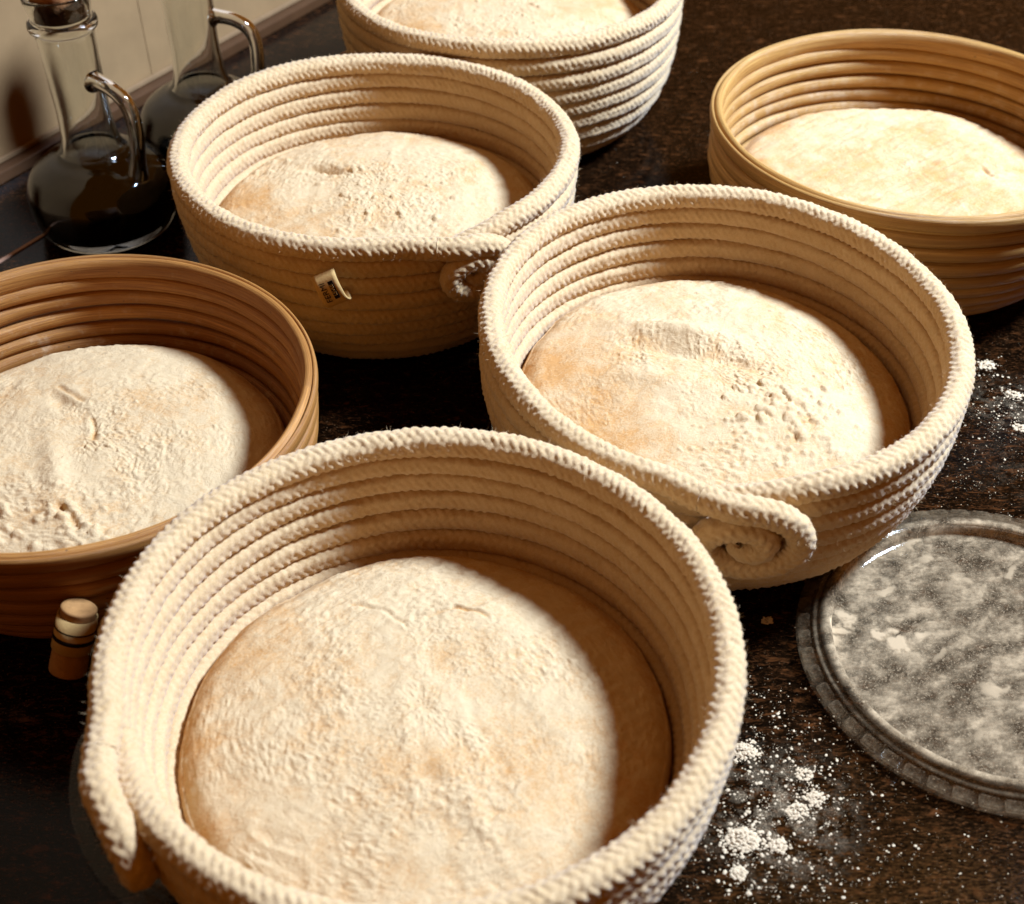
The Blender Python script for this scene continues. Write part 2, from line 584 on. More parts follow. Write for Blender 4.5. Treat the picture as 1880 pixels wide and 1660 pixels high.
def rope_basket(loc, R, label, zr=0.095, a=0.0, b=0.0, tail=-90.0, curl=True, seed=1, tail_ext=0.0, rim_n=1250, coil_n=680, rho0=0.0195, fine=False, off=0.0125):
    t = empty('rope_basket', (loc[0], loc[1], 0))
    tag(t, label, 'basket', 'coiled rope proving baskets')
    rope_r = 0.0058
    k_h = zr / 0.095
    rnd = random.Random(seed)
    # coils below the rim
    for i, (inset, drop) in enumerate(PROF):
        if i == 0:
            continue
        hi = i < (10 if fine else 7)
        n = max(240, int((820 if hi else 400) * (1 - inset / R)))
        m = 32 if hi else 18
        ph = np.linspace(0, 2 * PI, n, endpoint=False)
        rr = (R - inset) * ell(ph, a * (1 - i / 14), b * (1 - i / 14)) + 0.0005 * np.sin(3 * ph + seed + i)
        z = max(zr - drop * k_h, rope_r) + 0.0005 * np.sin(2 * ph + i * 1.3 + seed)
        P = np.stack([rr * np.cos(ph), rr * np.sin(ph), np.maximum(z, rope_r)], 1)
        ref = np.stack([np.cos(ph), np.sin(ph), 0 * ph], 1)
        rope_tube('rope_coil', P, ref, rope_r + 0.0002, t, m, True, seed=seed * 3.1 + i * 1.7, sq=2.7, amp=0.00115)
    # floor: two wide inner turns and a centre pad
    fr = R - PROF[-1][0] - 0.012
    V, F = lathe([(0.0, 0.010), (fr * 0.6, 0.010), (fr, 0.0095), (fr + 0.006, 0.006), (fr, 0.002), (0.0, 0.002)], 48)
    mesh_np('basket_floor', V, F, M_COTTON, t)
    # rim turn: rises out of the coil below, goes once round and leaves outwards as the tail
    ph0 = rad(tail) - rad(15)
    total = 2 * PI + rad(15) + tail_ext
    ph = np.linspace(0, total, rim_n) + ph0
    dphi = ph - ph0
    rise = np.clip(dphi / rad(34), 0, 1)
    rise = rise * rise * (3 - 2 * rise)
    z = zr - 0.0098 * (1 - rise)
    out = np.clip((dphi - 2 * PI + rad(4)) / rad(19), 0, None)
    outs = np.where(out < 1, out * out * (3 - 2 * out), 1.0)
    r = R * ell(ph, a, b) - 0.0022 * (1 - rise) + off * outs
    z = z + 0.0007 * np.sin(2 * ph + seed) + 0.0004 * np.sin(5 * ph + seed) + 0.001 * outs
    P = np.stack([r * np.cos(ph), r * np.sin(ph), z], 1)
    ref = np.stack([np.cos(ph), np.sin(ph), 0 * ph], 1)
    # curl of the tail against the side of the basket
    pe = ph[-1]
    er, et = np.array([math.cos(pe), math.sin(pe), 0]), np.array([-math.sin(pe), math.cos(pe), 0])
    end = P[-1]
    turns = 1.75 if curl else 0.55
    nb = int(200 * turns)
    be = np.linspace(0, 2 * PI * turns, nb)[1:]
    rho = rho0 - (rho0 - 0.0022) * np.clip(be / (2 * PI * 1.75), 0, 1) ** 0.9
    cen = end + np.array([0, 0, -rho0])
    tq = np.sin(be) * rho * 1.18
    zq = rho0 * 0.14 + np.cos(be) * rho * 0.86
    pull = np.clip((rho0 - zq) / 0.04, 0, 1.2)
    Q = cen + tq[:, None] * et + zq[:, None] * np.array([0, 0, 1.0]) + (0.0010 * np.sin(be) - 0.0032 * pull)[:, None] * er
    P2 = np.vstack([P, Q])
    # even spacing
    sg = np.concatenate([[0], np.cumsum(np.linalg.norm(np.diff(P2, axis=0), axis=1))])
    nn = int(sg[-1] / 0.00062)
    su = np.linspace(0, sg[-1], nn)
    P3 = np.stack([np.interp(su, sg, P2[:, d]) for d in range(3)], 1)
    ref2 = np.vstack([ref, np.repeat(er[None], len(Q), 0)])
    ref3 = np.stack([np.interp(su, sg, ref2[:, d]) for d in range(3)], 1)
    tail_l = np.clip((sg[-1] - su) / 0.012, 0, 1)
    rs = (rope_r + 0.0006) * (0.35 + 0.65 * np.sqrt(tail_l))
    split = int(np.searchsorted(su, sg[len(P) - 1] - 0.020))
    if split < nn - 30:
        rope_tube('rope_rim', P3[:split + 1], ref3[:split + 1], rope_r + 0.0006, t, 52, False, amp=0.00110, seed=seed, rs=rs[:split + 1])
        # the curl continues the same rope
        c2 = rope_tube('rope_curl', P3[split:], ref3[split:], rope_r + 0.0006, t, 52, False, amp=0.00110, seed=seed, rs=rs[split:])
        tag(c2, 'end of the rope curled into a flat spiral')
    # loose cotton fibres standing off rim and wall
    rn = np.random.RandomState(seed + 40)
    nf = 9000
    idx = rn.randint(0, len(P3), nf)
    ang = rn.rand(nf) * 2 * PI
    T = np.gradient(P3, axis=0)[idx]
    T /= np.linalg.norm(T, axis=1)[:, None]
    N0 = ref3[idx] - (ref3[idx] * T).sum(1)[:, None] * T
    N0 /= np.linalg.norm(N0, axis=1)[:, None]
    B0 = np.cross(T, N0)
    dr = N0 * np.cos(ang)[:, None] + B0 * np.sin(ang)[:, None]
    root = P3[idx] + dr * (rope_r + 0.0005)
    dropk = rn.rand(nf) < 0.45          # the rest stand off the lower coils
    lv = rn.randint(1, 8, nf)
    pr = np.array(PROF)[lv]
    phf = rn.rand(nf) * 2 * PI
    outd = np.stack([np.cos(phf), np.sin(phf), 0.2 + 0 * phf], 1)
    sgn = np.where(rn.rand(nf) < 0.6, 1.0, -1.0)[:, None]
    base = np.stack([(R - pr[:, 0]) * ell(phf, a, b) * np.cos(phf), (R - pr[:, 0]) * ell(phf, a, b) * np.sin(phf), zr - pr[:, 1] * k_h], 1)
    root = np.where(dropk[:, None], base + outd * sgn * (rope_r + 0.0003), root)
    dr = np.where(dropk[:, None], outd * sgn, dr)
    d2 = dr + rn.normal(0, 0.7, (nf, 3))
    d2 /= np.linalg.norm(d2, axis=1)[:, None]
    ln = (0.0008 + 0.0026 * rn.rand(nf) ** 2)[:, None]
    sd = np.cross(d2, rn.normal(0, 1, (nf, 3)))
    sd /= np.linalg.norm(sd, axis=1)[:, None]
    w = 0.00005
    mid = root + d2 * ln * 0.5 + rn.normal(0, 0.00015, (nf, 3))
    tip = root + d2 * ln + rn.normal(0, 0.0005, (nf, 3))
    V = np.stack([root - sd * w, root + sd * w, mid + sd * w, mid - sd * w, tip], 1).reshape(-1, 3)
    k0 = np.arange(nf)[:, None] * 5
    fb = mesh_np('loose_fibres', V, [k0 + np.array([[0, 1, 2, 3]]), k0 + np.array([[3, 2, 4]])], M_COTTON, t, smooth=False)
    fb['kind'] = 'stuff'
    return t


A_C, B_C, C_C, D_C, E_C, F_C = (-.0352, .3247), (.1028, .527), (-.08, .7047), (-.2105, .4928), (.001, .931), (.2485, .742)
basket_A = rope_basket(A_C, 0.1152, 'cream rope basket nearest the viewer, its rope end hanging off the left side', a=.0022, b=-.0064, tail=-146, seed=1, off=0.0095)
basket_B = rope_basket(B_C, 0.1165, 'cream rope basket right of centre with a thick rope curl on its front', a=-.033, b=-.017, tail=-92, seed=2, rho0=0.0245)
basket_C = rope_basket(C_C, 0.1132, 'cream rope basket with a small black printed tag, beside the glass bottle', a=.0148, b=-.0109, tail=-61, seed=3)
basket_E = rope_basket(E_C, 0.1186, 'cream rope basket farthest back, cut off by the top edge', zr=0.105, tail=80, seed=4, fine=True)


# ------------------------------------------------------------------ cane baskets
def cane_basket(loc, R, zr, mat, label, a=0.0, b=0.0, seed=0, ch=0.0088):
    t = empty('cane_basket', (loc[0], loc[1], 0))
    tag(t, label, 'basket', 'coiled cane proving baskets')
    # wall path from the rim down
    prof, drop, i = [], 0.0, 0
    ins = None
    n_c = int(round((zr - 0.006) / (ch * 0.86)))
    ins = [0.040 * (q_ / n_c) ** 2.8 for q_ in range(n_c + 1)]
    for i in range(n_c + 1):
        f = i / n_c
        prof.append((ins[i], (zr - 0.0055) * (1 - (1 - f) ** 1.0) if False else (zr - 0.0055) * math.sin(f * 1.25) / math.sin(1.25)))
    sc = np.array([(math.cos(x) * 0.5, math.sin(x) * 0.5) for x in np.linspace(0, 2 * PI, 16, endpoint=False)])
    n = 340
    ph = np.linspace(0, 2 * PI, n, endpoint=False)
    for i, (inset, drop) in enumerate(prof):
        # tilt of the strip follows the wall
        j0, j1 = max(i - 1, 0), min(i + 1, len(prof) - 1)
        dx, dz = prof[j1][0] - prof[j0][0], prof[j1][1] - prof[j0][1]
        L = math.hypot(dx, dz)
        tx, tz = -dx / L, -dz / L        # along the wall (down and inwards)
        nx, nz = dz / L, -dx / L         # outwards
        gap = L / (j1 - j0)
        hh = gap * 0.49 if i else gap * 0.62
        tt = 0.0038 if i else 0.0030
        # superellipse section
        cx = np.sign(sc[:, 0]) * np.abs(sc[:, 0] * 2) ** 0.95
        cy = np.sign(sc[:, 1]) * np.abs(sc[:, 1] * 2) ** 0.90
        rr0 = R * ell(ph, a, b) - inset
        rr0 = rr0 + 0.00035 * np.sin(3 * ph + i + seed) + 0.0002 * np.sin(11 * ph + 2 * i)
        zz0 = max(zr - drop, 0.0045) + 0.00035 * np.sin(2 * ph + 1.7 * i + seed)
        wv = 1 + 0.06 * vnoise(ph * 9 / PI, i * 3.1 + seed, 0)
        rr = rr0[:, None] + (nx * cx * tt)[None] * wv[:, None] + (tx * cy * hh)[None]
        zz = np.broadcast_to(zz0, ph.shape)[:, None] + (nz * cx * tt)[None] + (tz * cy * hh)[None]
        zz = np.maximum(zz, 0.0006)
        gr = 0.00010 * vnoise(ph[:, None] * 14, np.arange(16)[None] * 1.9 + i * 7, seed)
        rr = rr + gr
        V = np.stack([rr * np.cos(ph)[:, None], rr * np.sin(ph)[:, None], zz], -1).reshape(-1, 3)
        uv = np.stack([np.broadcast_to((ph / (2 * PI))[:, None], (n, 16)) + 0.37 * i, np.broadcast_to(np.arange(16)[None] / 16.0 + i * 1.3 + seed, (n, 16))], -1).reshape(-1, 2)
        # flour clings to the inner faces, more near the dough
        inner = np.clip(-cx, 0, 1)[None] * np.ones((n, 1)) * min(1.0, 0.35 + 0.13 * i)
        mesh_np('cane_rim' if i == 0 else 'cane_coil', V, grid_faces(n, 16, True, True), mat, t, uv=uv, attrs={'flour': inner.ravel()})
    # split upper edge of the rim: a second thin strip laid along the outside
    rr0 = R * ell(ph, a, b) + 0.0036
    sec = np.array([(math.cos(x), math.sin(x)) for x in np.linspace(0, 2 * PI, 10, endpoint=False)])
    rr = rr0[:, None] + sec[None, :, 0] * 0.0014
    zz = zr + 0.0012 + 0.0003 * np.sin(4 * ph + seed)[:, None] + sec[None, :, 1] * 0.0042
    V = np.stack([rr * np.cos(ph)[:, None], rr * np.sin(ph)[:, None], zz], -1).reshape(-1, 3)
    uv = np.stack([np.broadcast_to((ph / (2 * PI))[:, None], (n, 10)), np.broadcast_to(np.arange(10)[None] / 10.0 + 7.7, (n, 10))], -1).reshape(-1, 2)
    mesh_np('rim_binding', V, grid_faces(n, 10, True, True), mat, t, uv=uv, attrs={'flour': np.zeros(n * 10)})
    fr = R - prof[-1][0]
    V, F = lathe([(0, 0.007), (fr * 0.7, 0.007), (fr, 0.006), (fr, 0.0015), (0, 0.0015)], 48)
    mesh_np('basket_floor', V, F, mat, t, uv=V[:, :2] * 8, attrs={'flour': np.zeros(len(V))})
    return t


basket_D = cane_basket(D_C, 0.1115, 0.079, M_CANE_D, 'brown cane basket at the left edge with a short peg on its side', a=.008, b=-.008, seed=1)
basket_F = cane_basket(F_C, 0.1192, 0.089, M_CANE_F, 'pale cane basket at the upper right with flat white dough', a=.004, b=-.003, seed=2)


# ------------------------------------------------------------------ dough
def dough(loc, rd, z_edge, dome, label, feats=(), lumps=(), cracks=(), grain=1.0, flour=0.75, bare=(), seed=0,
          a=0.0, b=0.0, nr=190, na=330, flat=2.4, tilt=(0, 0), streak=0.0):
    """feats: (x, y, sx, sy, rot_deg, height); lumps: (x, y, spread, count, size); cracks: (points, depth, width);
    bare: (x, y, radius, amount) patches where the flour is thin"""
    rn = np.random.RandomState(100 + seed)
    u = np.linspace(0, 1, nr)
    u = 1 - (1 - u) ** 1.25
    ph = np.linspace(0, 2 * PI, na, endpoint=False)
    U, PH = np.meshgrid(u, ph, indexing='ij')
    edge = ell(PH, a, b) * (1 + 0.010 * vnoise(np.cos(PH) * 2.5 + seed, np.sin(PH) * 2.5) + 0.004 * vnoise(np.cos(PH) * 9, np.sin(PH) * 9 + seed))
    # radial position bends over at the edge: last part of u runs down the side
    us = np.clip(U / 0.93, 0, 1)
    side = np.clip((U - 0.93) / 0.07, 0, 1)
    rr = rd * edge * (us ** 0.97) * (0.965 + 0.035 * np.sin(side * PI / 2)) 
    X, Y = rr * np.cos(PH), rr * np.sin(PH)
    rho = us
    Z = z_edge + dome * (1 - rho ** flat)
    Z = Z - 0.0045 * np.clip((rho - 0.90) / 0.10, 0, 1) ** 2 - 0.016 * (1 - np.cos(side * PI / 2))
    Z = Z + tilt[0] * X + tilt[1] * Y
    top = 1 - side
    sx = seed * 11.3
    Z = Z + top * (0.0016 * vnoise(X * 24 + sx, Y * 24, 0) + 0.00035 * fbm(X * 70 + sx, Y * 70, 1.0, 3))
    # wrinkles and drag marks
    wr = fbm(X * 60 + sx + 1.5 * vnoise(X * 40, Y * 40, 4), Y * 22 - sx, 2.0, 3)
    Z = Z + top * 0.0004 * (1 - np.abs(wr) * 2.2) * (0.5 + 0.5 * vnoise(X * 30, Y * 30 + sx, 9))
    if streak:
        st = fbm((X * 0.8 + Y * 0.6) * 55 + sx, (Y * 0.8 - X * 0.6) * 330, 5.0, 3)
        Z = Z + top * streak * 0.0005 * st
    fl = np.full_like(Z, flour) + 0.30 * fbm(X * 38 + sx, Y * 38, 3.0, 3) + 0.20 * fbm(X * 130 + sx, Y * 130, 8.0, 3)
    fl = fl - 0.28 * np.clip((rho - 0.88) / 0.12, 0, 1) * (1 + 0.6 * vnoise(X * 60, Y * 60 + sx, 2)) - 0.5 * side
    for (x, y, r_, am) in bare:
        fl = fl - am * np.exp(-(((X - x) ** 2 + (Y - y) ** 2) / r_ ** 2)) * (1 + 0.5 * vnoise(X * 90, Y * 90, sx))
    for (x, y, fx, fy, rt, hgt) in feats:
        cq, sq = math.cos(rad(rt)), math.sin(rad(rt))
        px = (X - x) * cq + (Y - y) * sq
        py = -(X - x) * sq + (Y - y) * cq
        wob = 0.25 * vnoise(X * 140 + sx, Y * 140, 6)
        g = np.exp(-((px / fx) ** 2 + (py / fy) ** 2) * (1 + wob))
        Z = Z + hgt * g
        if hgt < 0:
            fl = fl - 0.25 * g
    for (pts, dep, wid) in cracks:
        pts = np.array(pts)
        dmin = np.full_like(Z, 1.0)
        sgn = np.zeros_like(Z)
        XX, YY = X + 0.0012 * vnoise(X * 160, Y * 160, 8), Y + 0.0012 * vnoise(X * 160 + 5, Y * 160, 8)
        for p0, p1 in zip(pts[:-1], pts[1:]):
            e = p1 - p0
            tt = np.clip(((XX - p0[0]) * e[0] + (YY - p0[1]) * e[1]) / (e @ e), 0, 1)
            ddx, ddy = XX - p0[0] - tt * e[0], YY - p0[1] - tt * e[1]
            d = np.hypot(ddx, ddy)
            dmin = np.minimum(dmin, d)
        Z = Z - dep * np.exp(-(dmin / wid) ** 2) + 0.35 * dep * np.exp(-((dmin - 2.4 * wid) / (1.6 * wid)) ** 2)
        if dep < 0:
            fl = fl + 0.3 * np.exp(-(dmin / (wid * 1.5)) ** 2)
            continue
        fl = fl - 0.5 * np.exp(-(dmin / (wid * 1.1)) ** 2) + 0.2 * np.exp(-((dmin - 2.4 * wid) / (1.5 * wid)) ** 2)
    # flour crumbs
    gm = np.clip(0.55 + 0.8 * fbm(X * 45 + 3 * sx, Y * 45, 7.0, 2), 0, 1)
    cr1 = np.clip(fbm(X * 420, Y * 420 + sx, 1.0, 2), -0.2, 1)
    cr2 = np.clip(vnoise(X * 900 + sx, Y * 900, 2.0), -0.3, 1)
    Z = Z + top * grain * gm * (0.00026 * cr1 + 0.00042 * cr2) * np.clip(fl + 0.3, 0, 1.2)
    fl = fl + grain * 0.22 * gm * np.clip(cr1, -0.2, 0.6)
    add = np.zeros_like(Z)
    lwarp = np.clip(1.05 + 0.4 * fbm(X * 700 + sx, Y * 700, 3.0, 2), 0.4, 3)
    for (x, y, sp, cnt, size) in lumps:
        for _ in range(cnt):
            lx, ly = x + rn.normal(0, sp), y + rn.normal(0, sp * 0.8)
            ls = size * (0.35 + 1.0 * rn.rand() ** 2)
            if math.hypot(lx, ly) > rd * 0.9:
                continue
            d2 = ((X - lx) ** 2 + ((Y - ly) * rn.uniform(0.8, 1.25)) ** 2) / ls ** 2 * lwarp
            msk = d2 < 1.0
            hb = np.sqrt(np.clip(1 - d2[msk], 0, 1)) * ls * rn.uniform(0.45, 0.8)
            add[msk] = np.maximum(add[msk], hb)
    Z = Z + add
    fl = np.where(add > 0.0002, np.maximum(fl, 0.95), fl)
    # shallow floor so the ball is closed against the basket
    V = np.stack([X, Y, Z], -1).reshape(-1, 3)
    F = [grid_faces(nr, na, False, True)]
    F[0] = F[0][:, ::-1]
    o = mesh_np('bread_dough', V, F, mat_dough(seed * 0.37), None, attrs={'flour': np.clip(fl, 0, 1.3).ravel()})
    o.data.flip_normals() if False else None
    o.location = (loc[0], loc[1], 0)
    tag(o, label, 'dough', 'floured dough rounds')
    return o


dough(A_C, 0.1000, 0.0455, 0.0090, 'smooth floured dough in the nearest rope basket', seed=1, nr=215, na=380,
      cracks=[([(-.0335, .0576), (-.0214, .0529), (-.0104, .0436)], 0.0007, 0.0009), ([(-.0061, .0480), (.0089, .0551), (.0231, .0509)], 0.0007, 0.0009),
              ([(-.0197, .0289), (-.0035, .0216), (.0126, .0048), (.022, -.02)], -0.00025, 0.0022)],
      feats=[(-.012, .044, .006, .004, 20, .0008), (0.02, -.045, .03, .004, -60, .0012), (-.005, -.02, .02, .003, 100, .0008), (.03, -.03, .006, .02, 0, -.0010)],
      grain=1.3, flour=0.88, bare=[(-.090, -.012, .018, .45), (-.08, .035, .02, .2), (-.075, -.05, .02, .2)], streak=1.0)
dough(B_C, 0.1045, 0.0520, 0.0120, 'dough with a dip and crumbly flour lumps in the basket with the front curl', seed=2, nr=215, na=380, a=-.03, b=-.016,
      feats=[(-.012, .0345, .028, .0075, -24, .0060), (-.020, .0190, .026, .0055, -24, -.0034), (.014, .006, .012, .004, -32, -.0022), (.03, -.03, .035, .03, 0, .0030), (-.03, -.005, .03, .006, -20, .0016), (-.05, .012, .02, .012, 0, -.001)],
      lumps=[(.0285, -.0245, .011, 75, .0027), (.045, -.03, .010, 40, .0022), (.012, -.055, .016, 150, .0014), (.045, -.055, .014, 120, .0014), (.03, .01, .03, 90, .0010)],
      grain=1.7, flour=0.86, bare=[(-.088, .012, .018, .8), (-.06, -.03, .025, .45), (-.045, -.055, .02, .4)], streak=0.3)
dough(C_C, 0.1020, 0.0540, 0.0120, 'dough with a torn dent in the basket with the tag', seed=3, a=.012, b=-.01,
      feats=[(-.036, .028, .014, .0036, -20, -.0060), (.0, -.02, .03, .02, 0, .0018), (.05, .055, .004, .003, 10, -.0018)],
      lumps=[(.03, -.01, .022, 60, .0018), (-.028, .022, .01, 30, .0018), (0, -.04, .03, 60, .0014), (-.08, .045, .010, 30, .0022)],
      grain=1.5, flour=0.92, bare=[(-.082, .0037, .022, .75), (-.05, -.02, .025, .3)], streak=0.4)
dough(D_C, 0.0975, 0.0425, 0.0100, 'rough cracked dough in the brown cane basket', seed=4, a=.008, b=-.008,
      feats=[(-.01, -.02, .03, .006, 110, .0024), (-.02, .03, .012, .004, -40, -.0018), (-.04, -.02, .012, .03, 10, .001)],
      cracks=[([(-.0237, .0422), (-.015, .035), (-.008, .0296)], 0.0007, 0.0010), ([(.000, .015), (.003, .005), (.0044, -.001)], 0.0009, 0.0012), ([(-.001, -.0484), (.005, -.053), (.0097, -.061)], 0.0014, 0.0015)],
      lumps=[(.01, -.062, .012, 60, .0024), (-.02, -.07, .02, 60, .0022), (.02, .01, .04, 70, .0012)],
      grain=1.5, flour=0.90, streak=0.3)
dough(E_C, 0.1075, 0.0700, 0.0120, 'rough floured dough in the farthest rope basket', seed=5,
      lumps=[(0, -.03, .04, 120, .0016)], grain=1.6, flour=0.80, bare=[(-.085, -.03, .02, .6), (.09, -.03, .015, .6)])
dough(F_C, 0.1085, 0.0480, 0.0045, 'flat white dough in the pale cane basket', seed=6, flat=4.0,
      feats=[(.055, .005, .0015, .006, 20, -.0020), (.07, -.03, .008, .002, 50, -.0012), (-.02, -.03, .02, .004, -20, -.0006), (-.085, .02, .006, .004, 30, .0015)],
      lumps=[(-.03, -.065, .02, 25, .0012)],
      grain=0.9, flour=0.52, bare=[(-.093, .015, .012, .9), (-.09, -.02, .012, .6)], streak=1.2)


# ------------------------------------------------------------------ glass bottles
def bottle(loc, handle_deg, label, s=1.0, cork=True):
    t = empty('glass_bottle', (loc[0], loc[1], 0))
    tag(t, label, 'bottle', 'stoppered glass bottles')
    outer = smooth_profile([(0.0, 0.0030), (0.030, 0.0022), (0.0395, 0.0008), (0.0435, 0.0030), (0.0462, 0.0100), (0.0480, 0.0230), (0.0468, 0.0330), (0.0415, 0.0430),
                            (0.0315, 0.0505), (0.0225, 0.0555), (0.0182, 0.0640), (0.0170, 0.0780), (0.0168, 0.0950), (0.0172, 0.1150), (0.0179, 0.1330),
                            (0.0181, 0.1365), (0.0206, 0.1385), (0.0212, 0.1410), (0.0204, 0.1436), (0.0183, 0.1452), (0.0192, 0.1500), (0.0203, 0.1555), (0.0206, 0.1600)], 5)
    inner = smooth_profile([(0.0185, 0.1602), (0.0170, 0.1540), (0.0158, 0.1450), (0.0152, 0.1300), (0.0146, 0.1100), (0.0142, 0.0920), (0.0145, 0.0770), (0.0158, 0.0630),
                            (0.0200, 0.0535), (0.0290, 0.0478), (0.0385, 0.0405), (0.0435, 0.0315), (0.0447, 0.0230), (0.0430, 0.0125), (0.0390, 0.0078), (0.0300, 0.0068), (0.0, 0.0085)], 5)
    V, F = lathe(np.vstack([outer, inner]), 96)
    n = len(outer) + len(inner)
    rg = np.hypot(V[:, 0], V[:, 1])
    dv = 0.0004 * vnoise(V[:, 0] * 60, V[:, 1] * 60, V[:, 2] * 60)
    V[:, 0] *= 1 + np.where(rg > 0.01, dv / np.maximum(rg, .01), 0)
    V[:, 1] *= 1 + np.where(rg > 0.01, dv / np.maximum(rg, .01), 0)
    mesh_np('bottle_glass', V, F, M_GLASS, t)
    # oil up to the foot of the neck, a hair into the glass so no air film shows
    lv = 0.0545
    ip = inner[::-1]
    oil = [(max(0.0, r + (0.0004 if r > 0 else 0)), z - (0.0003 if r < 0.03 and z < .02 else 0)) for r, z in ip if z < lv]
    rl = float(np.interp(lv, ip[:, 1], ip[:, 0])) if False else oil[-1][0] - 0.0006
    oil += [(rl, lv), (0.0, lv)]
    V, F = lathe(oil, 96)
    mesh_np('dark_liquid', V, F, M_OIL, t)
    # handle: bent glass rod from the neck to the shoulder
    hp = smooth_profile([(0.0150, 0.1060), (0.0200, 0.1065), (0.0300, 0.1045), (0.0385, 0.0990), (0.0425, 0.0900), (0.0428, 0.0780), (0.0410, 0.0640), (0.0385, 0.0540), (0.0365, 0.0440)], 7)
    ca, sa = math.cos(rad(handle_deg)), math.sin(rad(handle_deg))
    P = np.stack([hp[:, 0] * ca, hp[:, 0] * sa, hp[:, 1]], 1)
    m = 20
    T = np.gradient(P, axis=0)
    T /= np.linalg.norm(T, axis=1)[:, None]
    side = np.array([-sa, ca, 0])
    Bn = np.cross(T, side)
    v = np.linspace(0, 2 * PI, m, endpoint=False)
    f = np.linspace(0, 1, len(P))
    rr = 0.0046 + 0.0022 * np.exp(-(f / 0.09) ** 2) + 0.0020 * np.exp(-((1 - f) / 0.12) ** 2)
    V = (P[:, None] + rr[:, None, None] * (side[None, None] * np.cos(v)[None, :, None] * 1.15 + Bn[:, None] * np.sin(v)[None, :, None])).reshape(-1, 3)
    Fh = [grid_faces(len(P), m, False, True)]
    V = np.vstack([V, P[0], P[-1]])
    j = np.arange(m)
    Fh.append(np.stack([np.full(m, len(V) - 2), (j + 1) % m, j], 1))
    Fh.append(np.stack([np.full(m, len(V) - 1), (len(P) - 1) * m + j, (len(P) - 1) * m + (j + 1) % m], 1))
    mesh_np('handle', V, Fh, M_GLASS, t)
    if cork:
        V, F = lathe(smooth_profile([(0, 0.1455), (0.0140, 0.1455), (0.0150, 0.1470), (0.0162, 0.1600), (0.0170, 0.1720), (0.0160, 0.1735), (0, 0.1735)], 3), 64)
        nzv = fbm(V[:, 0] * 300, V[:, 1] * 300, V[:, 2] * 300, 3)
        V[:, :2] *= (1 + 0.012 * nzv)[:, None]
        mesh_np('cork', V, F, M_CORK, t)
    return t


bottle((-0.2725, 0.777), -30, 'clear corked glass bottle with bent handle, the front one at the left edge')
bottle((-0.2165, 0.866), -4, 'clear glass bottle standing behind the front bottle, half hidden by the tagged basket')


# ------------------------------------------------------------------ plastic lids
def lid(loc, label, rot=0.0, z0=0.0, R=0.0912, mat=M_LID, blocks=True):
    t = empty('plastic_lid', (loc[0], loc[1], z0), rot)
    tag(t, label, 'lid', 'clear plastic tub lids')
    th = 0.0008
    top = [(0.0, 0.0040), (0.0725, 0.0040), (0.0745, 0.0044), (0.0752, 0.0060), (0.0758, 0.0098), (0.0768, 0.0108), (0.0800, 0.0108), (0.0810, 0.0098),
           (0.0813, 0.0090), (0.0818, 0.0082), (0.0825, 0.0084), (0.0831, 0.0092), (0.0838, 0.0092), (0.0843, 0.0084), (0.0847, 0.0066), (0.0905, 0.0056), (0.0912, 0.0050)]
    top = np.array(top) * np.array([R / 0.0912, 1])
    bot = [(r - (0.0006 if 0.074 < r < 0.0765 else 0), z - th) for r, z in top[::-1]]
    bot[-1] = (0.0, top[0][1] - th)
    prof = np.vstack([top, bot])
    V, F = lathe(prof, 160)
    r = np.hypot(V[:, 0], V[:, 1])
    fl = np.where(r < 0.0768, 0.92, 0.25)
    fl = np.where((r > 0.0738) & (r < 0.0770) & (V[:, 2] > 0.0045), 1.5, fl)
    mesh_np('lid_disc', V, F, mat, t, attrs={'flour': fl})
    # small blocks moulded round the flange
    nb = 52 if blocks else 0
    if not nb:
        return t
    import bmesh
    bm = bmesh.new()
    w = 2 * PI * 0.0882 / nb * 0.80
    pts = []
    for x in (0.0850, 0.0904):
        for y in (-w / 2, w / 2):
            for z in (0.0052, 0.0082 if x < .088 else 0.0068):
                pts.append(bm.verts.new((x * R / 0.0912, y, z)))
    for f in ((0, 1, 3, 2), (4, 6, 7, 5), (0, 4, 5, 1), (2, 3, 7, 6), (0, 2, 6, 4), (1, 5, 7, 3)):
        bm.faces.new([pts[i] for i in f])
    bmesh.ops.recalc_face_normals(bm, faces=bm.faces)
    bmesh.ops.bevel(bm, geom=list(bm.edges), offset=0.0006, segments=2, affect='EDGES')
    me = bpy.data.meshes.new('rim_block')
    bm.to_mesh(me)
    bm.free()
    at = me.attributes.new('flour', 'FLOAT', 'POINT')
    at.data.foreach_set('value', np.full(len(me.vertices), 0.38, dtype=np.float32))
    me.materials.append(mat)
    for i in range(nb):
        o = bpy.data.objects.new('rim_block', me)
        COL.objects.link(o)
        o.parent = t
        o.rotation_euler = (0, 0, 2 * PI * i / nb)
    return t


lid((0.2229, 0.3950), 'clear plastic lid dusted with flour, lying beside the speckled flour on the right', 0.3)
lid((-0.0990, 0.3430), 'clear plastic lid in the dark, half under the nearest basket', 1.1, mat=M_LID_CLEAN, blocks=False)


